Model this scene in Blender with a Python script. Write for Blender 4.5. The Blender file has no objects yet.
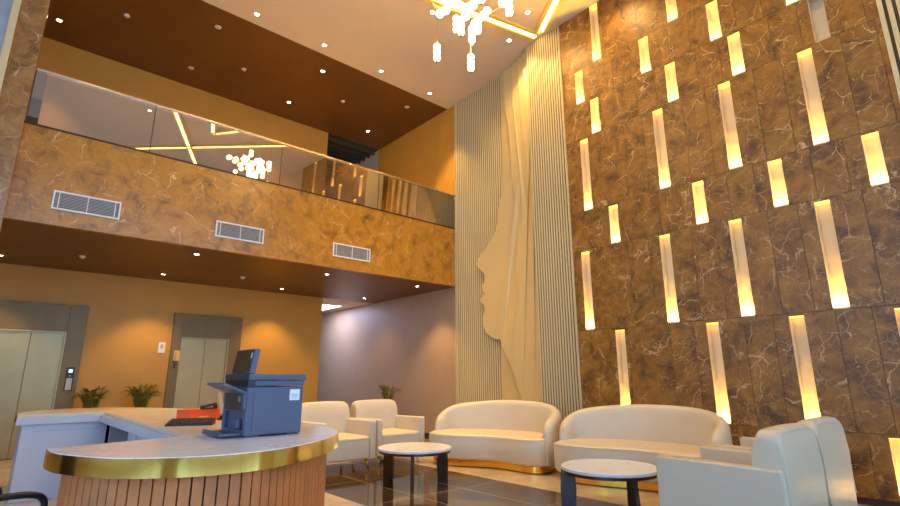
import bpy, bmesh, math, random
from mathutils import Vector, Matrix, noise
random.seed(7)
C = bpy.context.scene.collection
sc = bpy.context.scene
PI = math.pi
def R(d): return math.radians(d)

# ------------------------------------------------------------------ materials
def newmat(name):
    m = bpy.data.materials.new(name); m.use_nodes = True
    nt = m.node_tree; b = nt.nodes['Principled BSDF']
    return m, nt, b
def plain(name, col, rough=.5, metal=0, spec=.5, bump=0, bscale=60, vary=0, vscale=4, coat=0):
    m, nt, b = newmat(name)
    b.inputs['Base Color'].default_value = (*col, 1)
    b.inputs['Roughness'].default_value = rough
    b.inputs['Metallic'].default_value = metal
    b.inputs['Specular IOR Level'].default_value = spec
    b.inputs['Coat Weight'].default_value = coat
    tc = nt.nodes.new('ShaderNodeTexCoord')
    if bump:
        n = nt.nodes.new('ShaderNodeTexNoise'); n.inputs['Scale'].default_value = bscale; n.inputs['Detail'].default_value = 4
        nt.links.new(tc.outputs['Object'], n.inputs['Vector'])
        bp = nt.nodes.new('ShaderNodeBump'); bp.inputs['Strength'].default_value = bump; bp.inputs['Distance'].default_value = .02
        nt.links.new(n.outputs['Fac'], bp.inputs['Height']); nt.links.new(bp.outputs['Normal'], b.inputs['Normal'])
    if vary:
        n = nt.nodes.new('ShaderNodeTexNoise'); n.inputs['Scale'].default_value = vscale; n.inputs['Detail'].default_value = 5
        nt.links.new(tc.outputs['Object'], n.inputs['Vector'])
        r = nt.nodes.new('ShaderNodeValToRGB'); r.color_ramp.elements[0].position = .3; r.color_ramp.elements[1].position = .7
        r.color_ramp.elements[0].color = (*[c*(1-vary) for c in col], 1); r.color_ramp.elements[1].color = (*[min(1, c*(1+vary)) for c in col], 1)
        nt.links.new(n.outputs['Fac'], r.inputs['Fac']); nt.links.new(r.outputs['Color'], b.inputs['Base Color'])
    return m
def emit(name, col, s, rough=.4):
    m, nt, b = newmat(name)
    b.inputs['Base Color'].default_value = (*col, 1); b.inputs['Roughness'].default_value = rough
    b.inputs['Emission Color'].default_value = (*col, 1); b.inputs['Emission Strength'].default_value = s
    return m
def marble(name, dark, mid, light, vein, scale=1.0, m0=.5, va_=.85, rough=.18, rot=(0.5, 0, 0.6), vein_w=.02, vein2=.5, attr=False, contrast=1.0, spec=.5):
    m, nt, b = newmat(name); N = nt.nodes; K = nt.links.new
    tc = N.new('ShaderNodeTexCoord'); mp = N.new('ShaderNodeMapping')
    mp.inputs['Rotation'].default_value = rot
    src = tc.outputs['Object']
    if attr:
        at = N.new('ShaderNodeAttribute'); at.attribute_name = 'tile'
        cx = N.new('ShaderNodeCombineXYZ')
        mu = N.new('ShaderNodeMath'); mu.operation = 'MULTIPLY'; mu.inputs[1].default_value = 37.0; K(at.outputs['Fac'], mu.inputs[0])
        mu2 = N.new('ShaderNodeMath'); mu2.operation = 'MULTIPLY'; mu2.inputs[1].default_value = -23.0; K(at.outputs['Fac'], mu2.inputs[0])
        K(mu.outputs[0], cx.inputs[0]); K(mu2.outputs[0], cx.inputs[1]); K(mu.outputs[0], cx.inputs[2])
        va = N.new('ShaderNodeVectorMath'); va.operation = 'ADD'; K(src, va.inputs[0]); K(cx.outputs[0], va.inputs[1]); src = va.outputs[0]
    K(src, mp.inputs['Vector'])
    nz = N.new('ShaderNodeTexNoise'); nz.inputs['Scale'].default_value = 1.1*scale; nz.inputs['Detail'].default_value = 7; nz.inputs['Roughness'].default_value = .52
    K(mp.outputs[0], nz.inputs['Vector'])
    sub = N.new('ShaderNodeVectorMath'); sub.operation = 'SUBTRACT'; sub.inputs[1].default_value = (.5, .5, .5); K(nz.outputs['Color'], sub.inputs[0])
    scl = N.new('ShaderNodeVectorMath'); scl.operation = 'SCALE'; scl.inputs['Scale'].default_value = .9/scale; K(sub.outputs[0], scl.inputs[0])
    add = N.new('ShaderNodeVectorMath'); add.operation = 'ADD'; K(mp.outputs[0], add.inputs[0]); K(scl.outputs[0], add.inputs[1])
    cl = N.new('ShaderNodeTexNoise'); cl.inputs['Scale'].default_value = 2.3*scale; cl.inputs['Detail'].default_value = 9; cl.inputs['Roughness'].default_value = .62; cl.inputs['Distortion'].default_value = .7
    K(mp.outputs[0], cl.inputs['Vector'])
    cr = N.new('ShaderNodeValToRGB'); e = cr.color_ramp.elements
    e[0].position = .5-.2/contrast; e[0].color = (*dark, 1); e[1].position = .5+.2/contrast; e[1].color = (*light, 1)
    mm = e.new(.5); mm.color = (*mid, 1)
    K(cl.outputs['Fac'], cr.inputs['Fac'])
    col = cr.outputs['Color']
    for i, (s, w, amt) in enumerate(((1.5*scale, vein_w, va_), (4.2*scale, vein_w*1.5, vein2), (9*scale, vein_w*2.0, vein2*.7))):
        mp2 = N.new('ShaderNodeMapping'); mp2.inputs['Scale'].default_value = (1, 1, 1) if i else (1, .75, 1.25); mp2.inputs['Location'].default_value = (i*3.3, i*1.7, i)
        K(add.outputs[0], mp2.inputs['Vector'])
        v = N.new('ShaderNodeTexVoronoi'); v.feature = 'DISTANCE_TO_EDGE'; v.inputs['Scale'].default_value = s
        K(mp2.outputs[0], v.inputs['Vector'])
        rr = N.new('ShaderNodeMapRange'); rr.inputs['From Min'].default_value = 0; rr.inputs['From Max'].default_value = w*1.6; rr.inputs['To Min'].default_value = 1; rr.inputs['To Max'].default_value = 0
        K(v.outputs['Distance'], rr.inputs['Value'])
        mk = N.new('ShaderNodeTexNoise'); mk.inputs['Scale'].default_value = 2.1*scale*(1+i*.6); mk.inputs['Detail'].default_value = 3; K(mp2.outputs[0], mk.inputs['Vector'])
        mr = N.new('ShaderNodeMapRange'); mr.inputs['From Min'].default_value = m0; mr.inputs['From Max'].default_value = m0+.17; K(mk.outputs['Fac'], mr.inputs['Value'])
        x = N.new('ShaderNodeMath'); x.operation = 'MULTIPLY'; K(rr.outputs[0], x.inputs[0]); K(mr.outputs[0], x.inputs[1])
        x2 = N.new('ShaderNodeMath'); x2.operation = 'MULTIPLY'; x2.inputs[1].default_value = amt; K(x.outputs[0], x2.inputs[0])
        mx = N.new('ShaderNodeMixRGB'); mx.inputs['Color2'].default_value = (*vein, 1)
        K(x2.outputs[0], mx.inputs['Fac']); K(col, mx.inputs['Color1']); col = mx.outputs['Color']
    K(col, b.inputs['Base Color'])
    b.inputs['Roughness'].default_value = rough; b.inputs['Specular IOR Level'].default_value = spec
    return m

M = {}
M['stone'] = marble('brown_marble', (.06, .022, .003), (.22, .092, .006), (.33, .148, .012), (.72, .47, .21), scale=1.5, m0=.455, va_=.85, attr=True, rough=.46, vein_w=.011, vein2=.6, rot=(.9, 0, .2))
M['fascia'] = marble('tan_marble', (.15, .068, .014), (.43, .180, .012), (.50, .235, .022), (.78, .52, .26), scale=1.7, m0=.475, va_=.8, rough=.28, rot=(0, .8, 0), vein_w=.013, vein2=.35, contrast=.95)
M['column'] = marble('column_marble', (.17, .075, .02), (.32, .150, .04), (.40, .21, .065), (.66, .48, .30), scale=1.6, m0=.47, rough=.25, rot=(.3, .4, 0), vein_w=.014, vein2=.3)
M['top'] = marble('cream_marble', (.55, .46, .36), (.66, .57, .46), (.72, .63, .52), (.80, .74, .66), scale=2, rough=.22, vein2=.3, contrast=.7)
M['top2'] = marble('pale_grey_marble', (.66, .67, .72), (.72, .73, .78), (.78, .79, .84), (.42, .40, .42), scale=3.0, rough=.16, vein2=.3, contrast=.8)
M['joint'] = plain('dark_joint', (.035, .018, .008), .8)
M['taupe'] = plain('taupe_paint', (.44, .29, .17), .5, vary=.03)
M['paint'] = plain('ochre_paint', (.57, .28, .035), .55, vary=.04, vscale=2)
M['pale_paint'] = plain('pale_paint', (.52, .47, .38), .6, vary=.03)
M['grey_sky'] = plain('lavender_grey_sky', (.40, .38, .38), .5, vary=.25, vscale=3)
M['white_ceiling'] = plain('white_ceiling_paint', (.64, .51, .36), .75, vary=.02)
M['brown_ceiling'] = plain('brown_wood_laminate', (.125, .048, .007), .38, vary=.12, vscale=1.5)
M['dark_ceiling'] = plain('dark_grey_ceiling', (.045, .04, .03), .7)
M['slat'] = plain('cream_lacquer', (.66, .53, .27), .42)
M['groove_shade'] = plain('painted_groove_shade', (.11, .07, .03), .8)  # shade between the ribs, put into the backing colour
M['relief'] = plain('cream_relief_lacquer', (.62, .46, .19), .45)
M['niche'] = plain('beige_niche_lining', (.74, .60, .36), .6)
M['soffit_glow'] = emit('added_soffit_glow', (1.0, .55, .06), 3.5)  # added glow for the slot soffits
M['led'] = emit('warm_led_strip', (1.0, .53, .08), 900)
M['led_ceiling'] = emit('warm_led_diffuser', (1.0, .68, .18), 16)
M['led_rail'] = plain('yellow_cove_rail', (.85, .58, .10), .5)
M['bulb'] = emit('glowing_glass_ball', (1.0, .70, .30), 20)
M['spot_on'] = emit('spotlight_lens', (1.0, .78, .45), 60)
M['spot_ring'] = plain('white_metal_ring', (.75, .7, .62), .4)
M['spot_off'] = plain('frosted_lens', (.55, .48, .4), .3)
M['gold'] = plain('polished_gold_metal', (1.0, .70, .16), .12, 1)
M['gold_base'] = plain('brushed_gold_metal', (.90, .55, .08), .22, 1)
M['steel'] = plain('brushed_steel', (.42, .32, .15), .42, .6, vary=.06, vscale=3)
M['steel_frame'] = plain('dull_steel_cladding', (.20, .125, .04), .45, .35, vary=.08, vscale=4)
M['rail'] = plain('satin_handrail_metal', (.75, .62, .48), .2, 1)
M['bronze'] = plain('dark_bronze_metal', (.06, .035, .02), .4, .6)
M['leather'] = plain('cream_leather', (.62, .52, .36), .42, bump=.12, bscale=160, vary=.02, vscale=6)
M['piping'] = plain('cream_leather_piping', (.60, .52, .40), .45)
M['darkwood'] = plain('dark_walnut', (.035, .018, .010), .25, vary=.3, vscale=12)
M['slatwood'] = plain('brown_oak_batten', (.54, .175, .045), .5, vary=.15, vscale=9)
M['gapwood'] = plain('dark_batten_gap', (.05, .025, .015), .8)
M['white_lam'] = plain('white_laminate', (.52, .53, .60), .35)
M['grey_lam'] = plain('grey_laminate', (.30, .30, .32), .5)
M['printer'] = plain('slate_blue_plastic', (.08, .092, .14), .42, bump=.05, bscale=300)
M['printer_dark'] = plain('charcoal_plastic', (.035, .033, .035), .4)
M['screen'] = plain('dark_glass_screen', (.03, .016, .008), .12)
M['black'] = plain('black_plastic', (.012, .012, .013), .42)
M['rubber'] = plain('black_rubber', (.01, .01, .01), .7)
M['orange'] = plain('orange_card', (.85, .10, .015), .5)
M['paper'] = plain('white_paper', (.75, .78, .8), .6)
M['ink'] = plain('grey_print', (.25, .27, .3), .6)
M['yellow'] = plain('yellow_plastic', (.75, .45, .05), .5)
M['tanwood'] = plain('pale_wood', (.50, .34, .18), .5)
M['leaf'] = plain('palm_green', (.12, .12, .015), .5, vary=.35, vscale=9)
M['stem'] = plain('palm_stem', (.11, .13, .02), .6)
M['pot'] = plain('black_ceramic_pot', (.03, .03, .03), .35)
M['soil'] = plain('dark_soil', (.03, .018, .01), .9, bump=.5)
M['grille'] = plain('white_vent_frame', (.78, .75, .70), .45)
M['grille_slat'] = plain('grey_vent_slats', (.36, .35, .33), .5)
M['grille_dark'] = plain('dark_vent_cavity', (.02, .02, .02), .8)
M['panel_light'] = emit('white_light_panel', (.9, .95, 1.0), 6)
M['cloth'] = plain('black_mesh_cloth', (.02, .02, .022), .8)
M['lcd'] = emit('lit_display', (.55, .75, 1.0), 1.5)

def glass_mat(name, refl, tint):
    m = bpy.data.materials.new(name); m.use_nodes = True; nt = m.node_tree; N = nt.nodes; N.clear()
    o = N.new('ShaderNodeOutputMaterial'); t = N.new('ShaderNodeBsdfTransparent'); t.inputs[0].default_value = (*tint, 1)
    g = N.new('ShaderNodeBsdfGlossy'); g.inputs['Roughness'].default_value = .0; g.inputs['Color'].default_value = (.95, .95, .95, 1)
    f = N.new('ShaderNodeFresnel'); f.inputs['IOR'].default_value = 1.5
    a = N.new('ShaderNodeMath'); a.operation = 'ADD'; a.inputs[1].default_value = refl; a.use_clamp = True
    mx = N.new('ShaderNodeMixShader')
    nt.links.new(f.outputs[0], a.inputs[0]); nt.links.new(a.outputs[0], mx.inputs[0]); nt.links.new(t.outputs[0], mx.inputs[1]); nt.links.new(g.outputs[0], mx.inputs[2]); nt.links.new(mx.outputs[0], o.inputs[0])
    return m
M['rail_glass'] = glass_mat('tinted_railing_glass', .30, (.80, .76, .66))
M['win_glass'] = glass_mat('window_glass', .02, (.95, .97, 1.0))

def floor_mat():
    m, nt, b = newmat('beige_and_dark_floor_tiles'); N = nt.nodes; K = nt.links.new
    tc = N.new('ShaderNodeTexCoord'); sp = N.new('ShaderNodeSeparateXYZ'); K(tc.outputs['Object'], sp.inputs[0])
    def mth(op, a, bb=None, c=None):
        n = N.new('ShaderNodeMath'); n.operation = op
        for i, v in enumerate((a, bb, c)):
            if v is None: continue
            if isinstance(v, (int, float)): n.inputs[i].default_value = v
            else: K(v, n.inputs[i])
        return n.outputs[0]
    X, Y = sp.outputs[0], sp.outputs[1]
    def line(v, off, per, w):      # 1 on a joint
        t = mth('MODULO', mth('ADD', mth('SUBTRACT', v, off), per*200+per/2), per)
        return mth('LESS_THAN', mth('ABSOLUTE', mth('SUBTRACT', t, per/2)), w)
    inside = mth('MULTIPLY', mth('MULTIPLY', mth('GREATER_THAN', X, 3.3), mth('LESS_THAN', X, 5.43)), mth('MULTIPLY', mth('GREATER_THAN', Y, .2), mth('LESS_THAN', Y, 7.78)))
    jd = mth('MAXIMUM', line(X, 3.3, .71, .006), line(Y, 5.17, 1.3, .006))
    jb = mth('MAXIMUM', line(X, 5.43, 1.2, .004), line(Y, 5.62, 1.2, .004))
    nz = N.new('ShaderNodeTexNoise'); nz.inputs['Scale'].default_value = 2.2; nz.inputs['Detail'].default_value = 8; nz.inputs['Distortion'].default_value = 1.2; K(tc.outputs['Object'], nz.inputs['Vector'])
    rb = N.new('ShaderNodeValToRGB'); rb.color_ramp.elements[0].color = (.46, .35, .23, 1); rb.color_ramp.elements[1].color = (.60, .48, .34, 1); rb.color_ramp.elements[0].position = .35; rb.color_ramp.elements[1].position = .65
    K(nz.outputs['Fac'], rb.inputs['Fac'])
    n2 = N.new('ShaderNodeTexNoise'); n2.inputs['Scale'].default_value = 5; n2.inputs['Detail'].default_value = 8; K(tc.outputs['Object'], n2.inputs['Vector'])
    rd = N.new('ShaderNodeValToRGB'); rd.color_ramp.elements[0].color = (.030, .018, .010, 1); rd.color_ramp.elements[1].color = (.085, .055, .032, 1); rd.color_ramp.elements[0].position = .35; rd.color_ramp.elements[1].position = .7
    e = rd.color_ramp.elements.new(.76); e.color = (.30, .16, .07, 1)
    K(n2.outputs['Fac'], rd.inputs['Fac'])
    def mix(f, a, bb):
        n = N.new('ShaderNodeMixRGB'); K(f, n.inputs['Fac'])
        for i, v in ((1, a), (2, bb)):
            if isinstance(v, tuple): n.inputs[i].default_value = (*v, 1)
            else: K(v, n.inputs[i])
        return n.outputs[0]
    dark = mix(jd, rd.outputs[0], (.42, .32, .22)); beige = mix(jb, rb.outputs[0], (.30, .22, .15))
    K(mix(inside, beige, dark), b.inputs['Base Color'])
    b.inputs['Roughness'].default_value = .07; b.inputs['Specular IOR Level'].default_value = .6
    return m
M['floor'] = floor_mat()

# ------------------------------------------------------------------ mesh helpers
class MB:
    def __init__(s): s.bm = bmesh.new()
    def box(s, x0, x1, y0, y1, z0, z1, mt=None):
        v = [s.bm.verts.new(p) for p in ((x0,y0,z0),(x1,y0,z0),(x1,y1,z0),(x0,y1,z0),(x0,y0,z1),(x1,y0,z1),(x1,y1,z1),(x0,y1,z1))]
        if mt is not None:
            for q in v: q.co = mt @ q.co
        for f in ((0,3,2,1),(4,5,6,7),(0,1,5,4),(1,2,6,5),(2,3,7,6),(3,0,4,7)): s.bm.faces.new([v[i] for i in f])
        return v
    def prism(s, pts, z0, z1, mt=None):          # pts in xy
        n = len(pts)
        a = [s.bm.verts.new((p[0], p[1], z0)) for p in pts]; b = [s.bm.verts.new((p[0], p[1], z1)) for p in pts]
        if mt is not None:
            for q in a+b: q.co = mt @ q.co
        s.bm.faces.new(a[::-1]); s.bm.faces.new(b)
        for i in range(n): s.bm.faces.new((a[i], a[(i+1)%n], b[(i+1)%n], b[i]))
    def rings(s, rings, close=True, cap=True):
        vs = [[s.bm.verts.new(p) for p in r] for r in rings]; n = len(vs[0])
        for a, b in zip(vs, vs[1:]):
            for i in range(n if close else n-1):
                s.bm.faces.new((a[i], a[(i+1)%n], b[(i+1)%n], b[i]))
        if cap and close: s.bm.faces.new(vs[0][::-1]); s.bm.faces.new(vs[-1])
    def tube(s, pts, r, n=8, cap=True):
        pts = [Vector(p) for p in pts]; rr = r if isinstance(r, (list, tuple)) else [r]*len(pts)
        out = []; up = None
        for i, p in enumerate(pts):
            d = (pts[min(i+1, len(pts)-1)]-pts[max(i-1, 0)]).normalized()
            if up is None: up = d.orthogonal().normalized()
            up = (up-d*up.dot(d)); up = up.normalized() if up.length > 1e-5 else d.orthogonal().normalized()
            w = d.cross(up)
            out.append([p+(up*math.cos(a)+w*math.sin(a))*rr[i] for a in [2*PI*k/n for k in range(n)]])
        s.rings(out, cap=cap)
    def lathe(s, prof, n=48, c=(0,0,0)):
        out = []
        for r, z in prof: out.append([(c[0]+max(r, .0005)*math.cos(2*PI*k/n), c[1]+max(r, .0005)*math.sin(2*PI*k/n), c[2]+z) for k in range(n)])
        s.rings(out)
    def sphere(s, c, r, u=14, v=8):
        bmesh.ops.create_uvsphere(s.bm, u_segments=u, v_segments=v, radius=r, matrix=Matrix.Translation(c))
    def quad(s, a, b, c, d): s.bm.faces.new([s.bm.verts.new(p) for p in (a, b, c, d)])
    def build(s, name, mat, parent=None, bevel=0, seg=3, smooth=False, sub=0, loc=None, keep=False):
        if not keep: bmesh.ops.recalc_face_normals(s.bm, faces=s.bm.faces)
        me = bpy.data.meshes.new(name); s.bm.to_mesh(me); s.bm.free()
        o = bpy.data.objects.new(name, me); C.objects.link(o)
        if mat is not None: me.materials.append(mat)
        if smooth or bevel or sub:
            for p in me.polygons: p.use_smooth = True
        if bevel:
            bv = o.modifiers.new('bevel', 'BEVEL'); bv.width = bevel; bv.segments = seg; bv.limit_method = 'ANGLE'; bv.angle_limit = R(35); bv.harden_normals = True
        if sub:
            sb = o.modifiers.new('sub', 'SUBSURF'); sb.levels = sub; sb.render_levels = sub
        if parent is not None: o.parent = parent
        if loc: o.location = loc
        return o
def strip_mesh(m, A, B, z0, z1):      # band between two matching polylines
    for k in range(len(A)-1):
        a, b, c, d = A[k], A[k+1], B[k+1], B[k]
        for z, r in ((z0, 1), (z1, 0)):
            q = [(a[0], a[1], z), (b[0], b[1], z), (c[0], c[1], z), (d[0], d[1], z)]
            m.quad(*(q[::-1] if r else q))
        m.quad((a[0], a[1], z0), (b[0], b[1], z0), (b[0], b[1], z1), (a[0], a[1], z1)); m.quad((c[0], c[1], z0), (d[0], d[1], z0), (d[0], d[1], z1), (c[0], c[1], z1))
    for a, d in ((A[0], B[0]), (B[-1], A[-1])): m.quad((a[0], a[1], z0), (d[0], d[1], z0), (d[0], d[1], z1), (a[0], a[1], z1))
    bmesh.ops.remove_doubles(m.bm, verts=m.bm.verts, dist=1e-5)
def tag(o, label=None, cat=None, group=None, kind=None):
    if label: o['label'] = label
    if cat: o['category'] = cat
    if group: o['group'] = group
    if kind: o['kind'] = kind
    return o
def thing(name, label, cat, loc=(0,0,0), rz=0, group=None):
    o = bpy.data.objects.new(name, None); C.objects.link(o); o.location = loc; o.rotation_euler = (0, 0, rz); o.empty_display_size = .1
    return tag(o, label, cat, group)
def struct(o): o['kind'] = 'structure'; return o
def bx(name, x0, x1, y0, y1, z0, z1, mat, parent=None, bevel=0):
    m = MB(); m.box(x0, x1, y0, y1, z0, z1); return m.build(name, mat, parent, bevel)
def copy_tree(o, parent=None):
    c = o.copy(); C.objects.link(c)
    if parent is not None: c.parent = parent
    for ch in list(o.children): copy_tree(ch, c)
    return c
def catmull(P, n=8, closed=True):
    out = []; L = len(P)
    rng = range(L) if closed else range(L-1)
    for i in rng:
        if closed: p0, p1, p2, p3 = P[(i-1)%L], P[i], P[(i+1)%L], P[(i+2)%L]
        else: p0, p1, p2, p3 = P[max(i-1, 0)], P[i], P[i+1], P[min(i+2, L-1)]
        for k in range(n):
            t = k/n
            out.append(tuple(.5*((2*b)+(-a+c)*t+(2*a-5*b+4*c-d)*t*t+(-a+3*b-3*c+d)*t**3) for a, b, c, d in zip(p0, p1, p2, p3)))
    if not closed: out.append(tuple(P[-1]))
    return out
def inset(pts, d):      # move a closed outline inwards
    n = len(pts); A = sum(pts[i][0]*pts[(i+1)%n][1]-pts[(i+1)%n][0]*pts[i][1] for i in range(n)); s = 1 if A > 0 else -1
    out = []
    for i in range(n):
        a, b = Vector(pts[i-1][:2]), Vector(pts[(i+1)%n][:2]); t = (b-a).normalized()
        out.append((pts[i][0]-t.y*d*s, pts[i][1]+t.x*d*s))
    return out
ordn = ['', 'first', 'second', 'third', 'fourth', 'fifth', 'sixth', 'seventh', 'eighth']

H = 8.15          # lobby ceiling
XS = 7.41         # face of the stone wall
# ------------------------------------------------------------------ floor, ceilings, plain walls
struct(bx('floor', -6, 9, -4, 17.2, -.12, 0, M['floor']))
struct(bx('ceiling', -6, 8.0, -4, 9.06, H, H+.15, M['white_ceiling']))
struct(bx('ceiling_upper', -6, 8.0, 9.06, 12.27, H, H+.15, M['brown_ceiling']))
struct(bx('ceiling_passage', -6, 9, 12.27, 17.2, H, H+.15, M['dark_ceiling']))
# slats of the dark passage ceiling
m = MB()
for i in range(16): m.box(6.2, 7.86, 12.5+i*.28, 12.56+i*.28, H-.08, H-.002)
struct(m.build('ceiling_slats', M['dark_ceiling']))
m = MB(); m.box(-6, 6.27, 12.27, 12.5, 0, 3.43); m.box(-6, 6.15, 12.27, 12.5, 3.43, H); struct(m.build('wall_back', M['paint']))
struct(bx('wall_right_rear', 7.86, 8.05, 5.9, 12.28, 3.46, H, M['paint']))
struct(bx('wall_right_lobby', 7.86, 8.05, 5.9, 12.28, 0, 3.46, M['taupe']))
struct(bx('wall_right_passage', 7.86, 8.05, 12.28, 17.2, 0, 4.6, M['taupe']))
struct(bx('wall_right_upper', 7.86, 8.05, 12.28, 17.2, 4.6, H, M['pale_paint']))
struct(bx('wall_rear_end', 4, 9, 17.2, 17.4, 0, H, M['pale_paint']))
struct(bx('wall_left_passage', 5.9, 6.0, 12.5, 17.2, 0, H, M['pale_paint']))
m = MB(); m.box(-6.2, -6, -4.2, 17.2, 0, .25); m.box(-6.2, -6, -4.2, 17.2, 7.4, H); m.box(-6.2, -6, 6.5, 17.2, .25, 7.4); m.box(-6.2, -6, -4.2, -3.5, .25, 7.4)
struct(m.build('wall_left', M['pale_paint']))
for k in range(5):
    y0 = -3.5+k*2.0; y1 = y0+2.0
    m = MB()
    for (a, b) in ((y0, y0+.05), (y1-.05, y1)): m.box(-6.15, -6.05, a, b, .25, 7.4)
    for z in (.25, 2.6, 5.0, 7.35): m.box(-6.15, -6.05, y0+.05, y1-.05, z, z+.05)
    w = struct(m.build('window_%d' % (k+7), M['bronze']))
    bx('pane', -6.11, -6.10, y0+.05, y1-.05, .3, 7.35, M['win_glass'], w)
# storey slab of the balcony
struct(bx('floor_upper', -6, 7.86, 8.80, 17.2, 3.46, 4.60, M['pale_paint']))
struct(bx('ceiling_lower', -6, 7.86, 8.78, 12.27, 3.43, 3.46, M['brown_ceiling']))
struct(bx('ceiling_lower_passage', 6.0, 7.86, 12.27, 17.2, 3.43, 3.46, M['white_ceiling']))
struct(bx('wall_balcony', -6, 7.80, 8.70, 8.80, 3.43, 4.80, M['fascia']))
struct(bx('trim_1', -6, 7.80, 8.695, 8.76, 4.80, 4.83, M['bronze']))
# baseboards
struct(bx('baseboard_back', 1.24, 2.80, 12.25, 12.27, 0, .12, M['joint']))
struct(bx('baseboard_back_right', 4.28, 6.27, 12.25, 12.27, 0, .12, M['joint']))
struct(bx('baseboard_rear', 7.84, 7.86, 8.9, 17, 0, .12, M['joint']))
# marble column at the left and what shows beside it
struct(bx('wall_column', -.49, -.20, 8.45, 9.0, 0, H, M['column']))
struct(bx('trim_2', -.57, -.49, 8.42, 8.6, 0, H, M['slat']))
struct(bx('sky_panel_far_left', -6, -.57, 8.5, 8.65, 4.83, H, M['grey_sky']))  # opaque panel, its grey stands in for sky through a window pane
# glazed front behind the visitor: wall with tall windows
m = MB()
m.box(-6, 8.05, -4.2, -4, 0, .25); m.box(-6, 8.05, -4.2, -4, 7.4, H); m.box(-6, -5, -4.2, -4, .25, 7.4); m.box(7.6, 8.05, -4.2, -4, .25, 7.4)
struct(m.build('wall_front', M['pale_paint']))
for k in range(6):
    x0 = -5+k*2.1; x1 = x0+2.1
    m = MB()
    for (a, b) in ((x0, x0+.05), (x1-.05, x1)): m.box(a, b, -4.15, -4.05, .25, 7.4)
    for z in (.25, 2.6, 5.0, 7.35): m.box(x0+.05, x1-.05, -4.15, -4.05, z, z+.05)
    w = struct(m.build('window_%d' % (k+1), M['bronze']))
    p = bx('pane', x0+.05, x1-.05, -4.11, -4.10, .3, 7.35, M['win_glass'], w)

# ------------------------------------------------------------------ right wall: marble tiles with lit slots
SW = .166
rows = [  # z0, z1, slot low edges, led on
 (6.97, 8.15, [4.30, 2.89, 1.48]),
 (6.28, 6.97, [4.71, 3.42, 2.30, 1.29, .27]),
 (5.58, 6.28, [4.43, 3.03, 2.07, 1.06, .05]),
 (4.20, 5.58, [4.70, 3.31, 2.29, 1.28, .27]),
 (3.51, 4.20, [4.23, 2.83, 1.82, .81, -.2]),
 (2.13, 3.51, [4.83, 3.41, 2.40, 1.39, .38]),
 (.75, 2.13, [4.29, 2.87, 1.86, .84, -.17]),
 (.07, .75, [1.11, .1]),
]
Y0, Y1 = -1.0, 5.165
YR = .57    # marble ends here, ribbed panel beyond
bm = bmesh.new(); lay = bm.faces.layers.float.new('tile')
def tile(y0, y1, z0, z1, d=.05, tv=None):
    g = .0022; tv = random.random() if tv is None else tv
    v = [bm.verts.new(p) for p in ((XS+d, y0+g, z0+g), (XS+d, y1-g, z0+g), (XS+d, y1-g, z1-g), (XS+d, y0+g, z1-g), (XS, y0+g, z0+g), (XS, y1-g, z0+g), (XS, y1-g, z1-g), (XS, y0+g, z1-g))]
    for f in ((0,1,2,3),(4,7,6,5),(0,4,5,1),(1,5,6,2),(2,6,7,3),(3,7,4,0)):
        fc = bm.faces.new([v[i] for i in f]); fc[lay] = tv
slots = []
for ri, (z0, z1, ss) in enumerate(rows):
    zt = z1-.035 if ri else z1-.004
    zb = z0+.004
    ph = ss[1] if len(ss) > 2 else ss[0]
    j = set()
    k = -8
    while k < 10:
        for off in (-.32, .345):
            y = ph+off+k*1.01
            if YR < y < Y1-.04 and all(not (s-.03 < y < s+SW+.03) for s in ss): j.add(round(y, 3))
        k += 1
    br = [YR]+sorted(j)+[Y1]
    for a, b in zip(br, br[1:]):
        if b-a < .02: continue
        tv = random.random()
        inn = [s for s in ss if s+SW > a and s < b]
        if not inn: tile(a, b, z0, z1, tv=tv); continue
        cur = a
        for s in sorted(inn):
            if s > cur+.01: tile(cur, s+.0022, z0, z1, tv=tv)
            if z1-zt > .01: tile(max(s, a), min(s+SW, b), zt, z1, tv=tv)
            cur = min(s+SW, b)-.0022
        if b > cur+.01: tile(cur, b, z0, z1, tv=tv)
    for i, s in enumerate(sorted(ss, reverse=True)):
        if s < YR: continue
        slots.append((ri, i, s, zb, zt))
bm.faces.ensure_lookup_table()
me = bpy.data.meshes.new('wall_right'); bm.to_mesh(me); bm.free(); me.materials.append(M['stone'])
wr = bpy.data.objects.new('wall_right', me); C.objects.link(wr); struct(wr)
# backing behind the tiles, pierced at the slots
m = MB()
for ri, (z0, z1, ss) in enumerate(rows):
    cur = YR
    for s in sorted(ss):
        if s < YR: continue
        m.box(XS+.05, XS+.075, cur, s, z0, z1); cur = s+SW
    m.box(XS+.05, XS+.075, cur, Y1, z0, z1)
struct(m.build('wall_right_backing', M['joint']))
struct(bx('wall_right_core', XS+.24, 8.05, -4, 5.9, 0, H, M['pale_paint']))
struct(bx('baseboard_right', XS-.012, XS+.05, YR, Y1, 0, .07, M['joint']))
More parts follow.
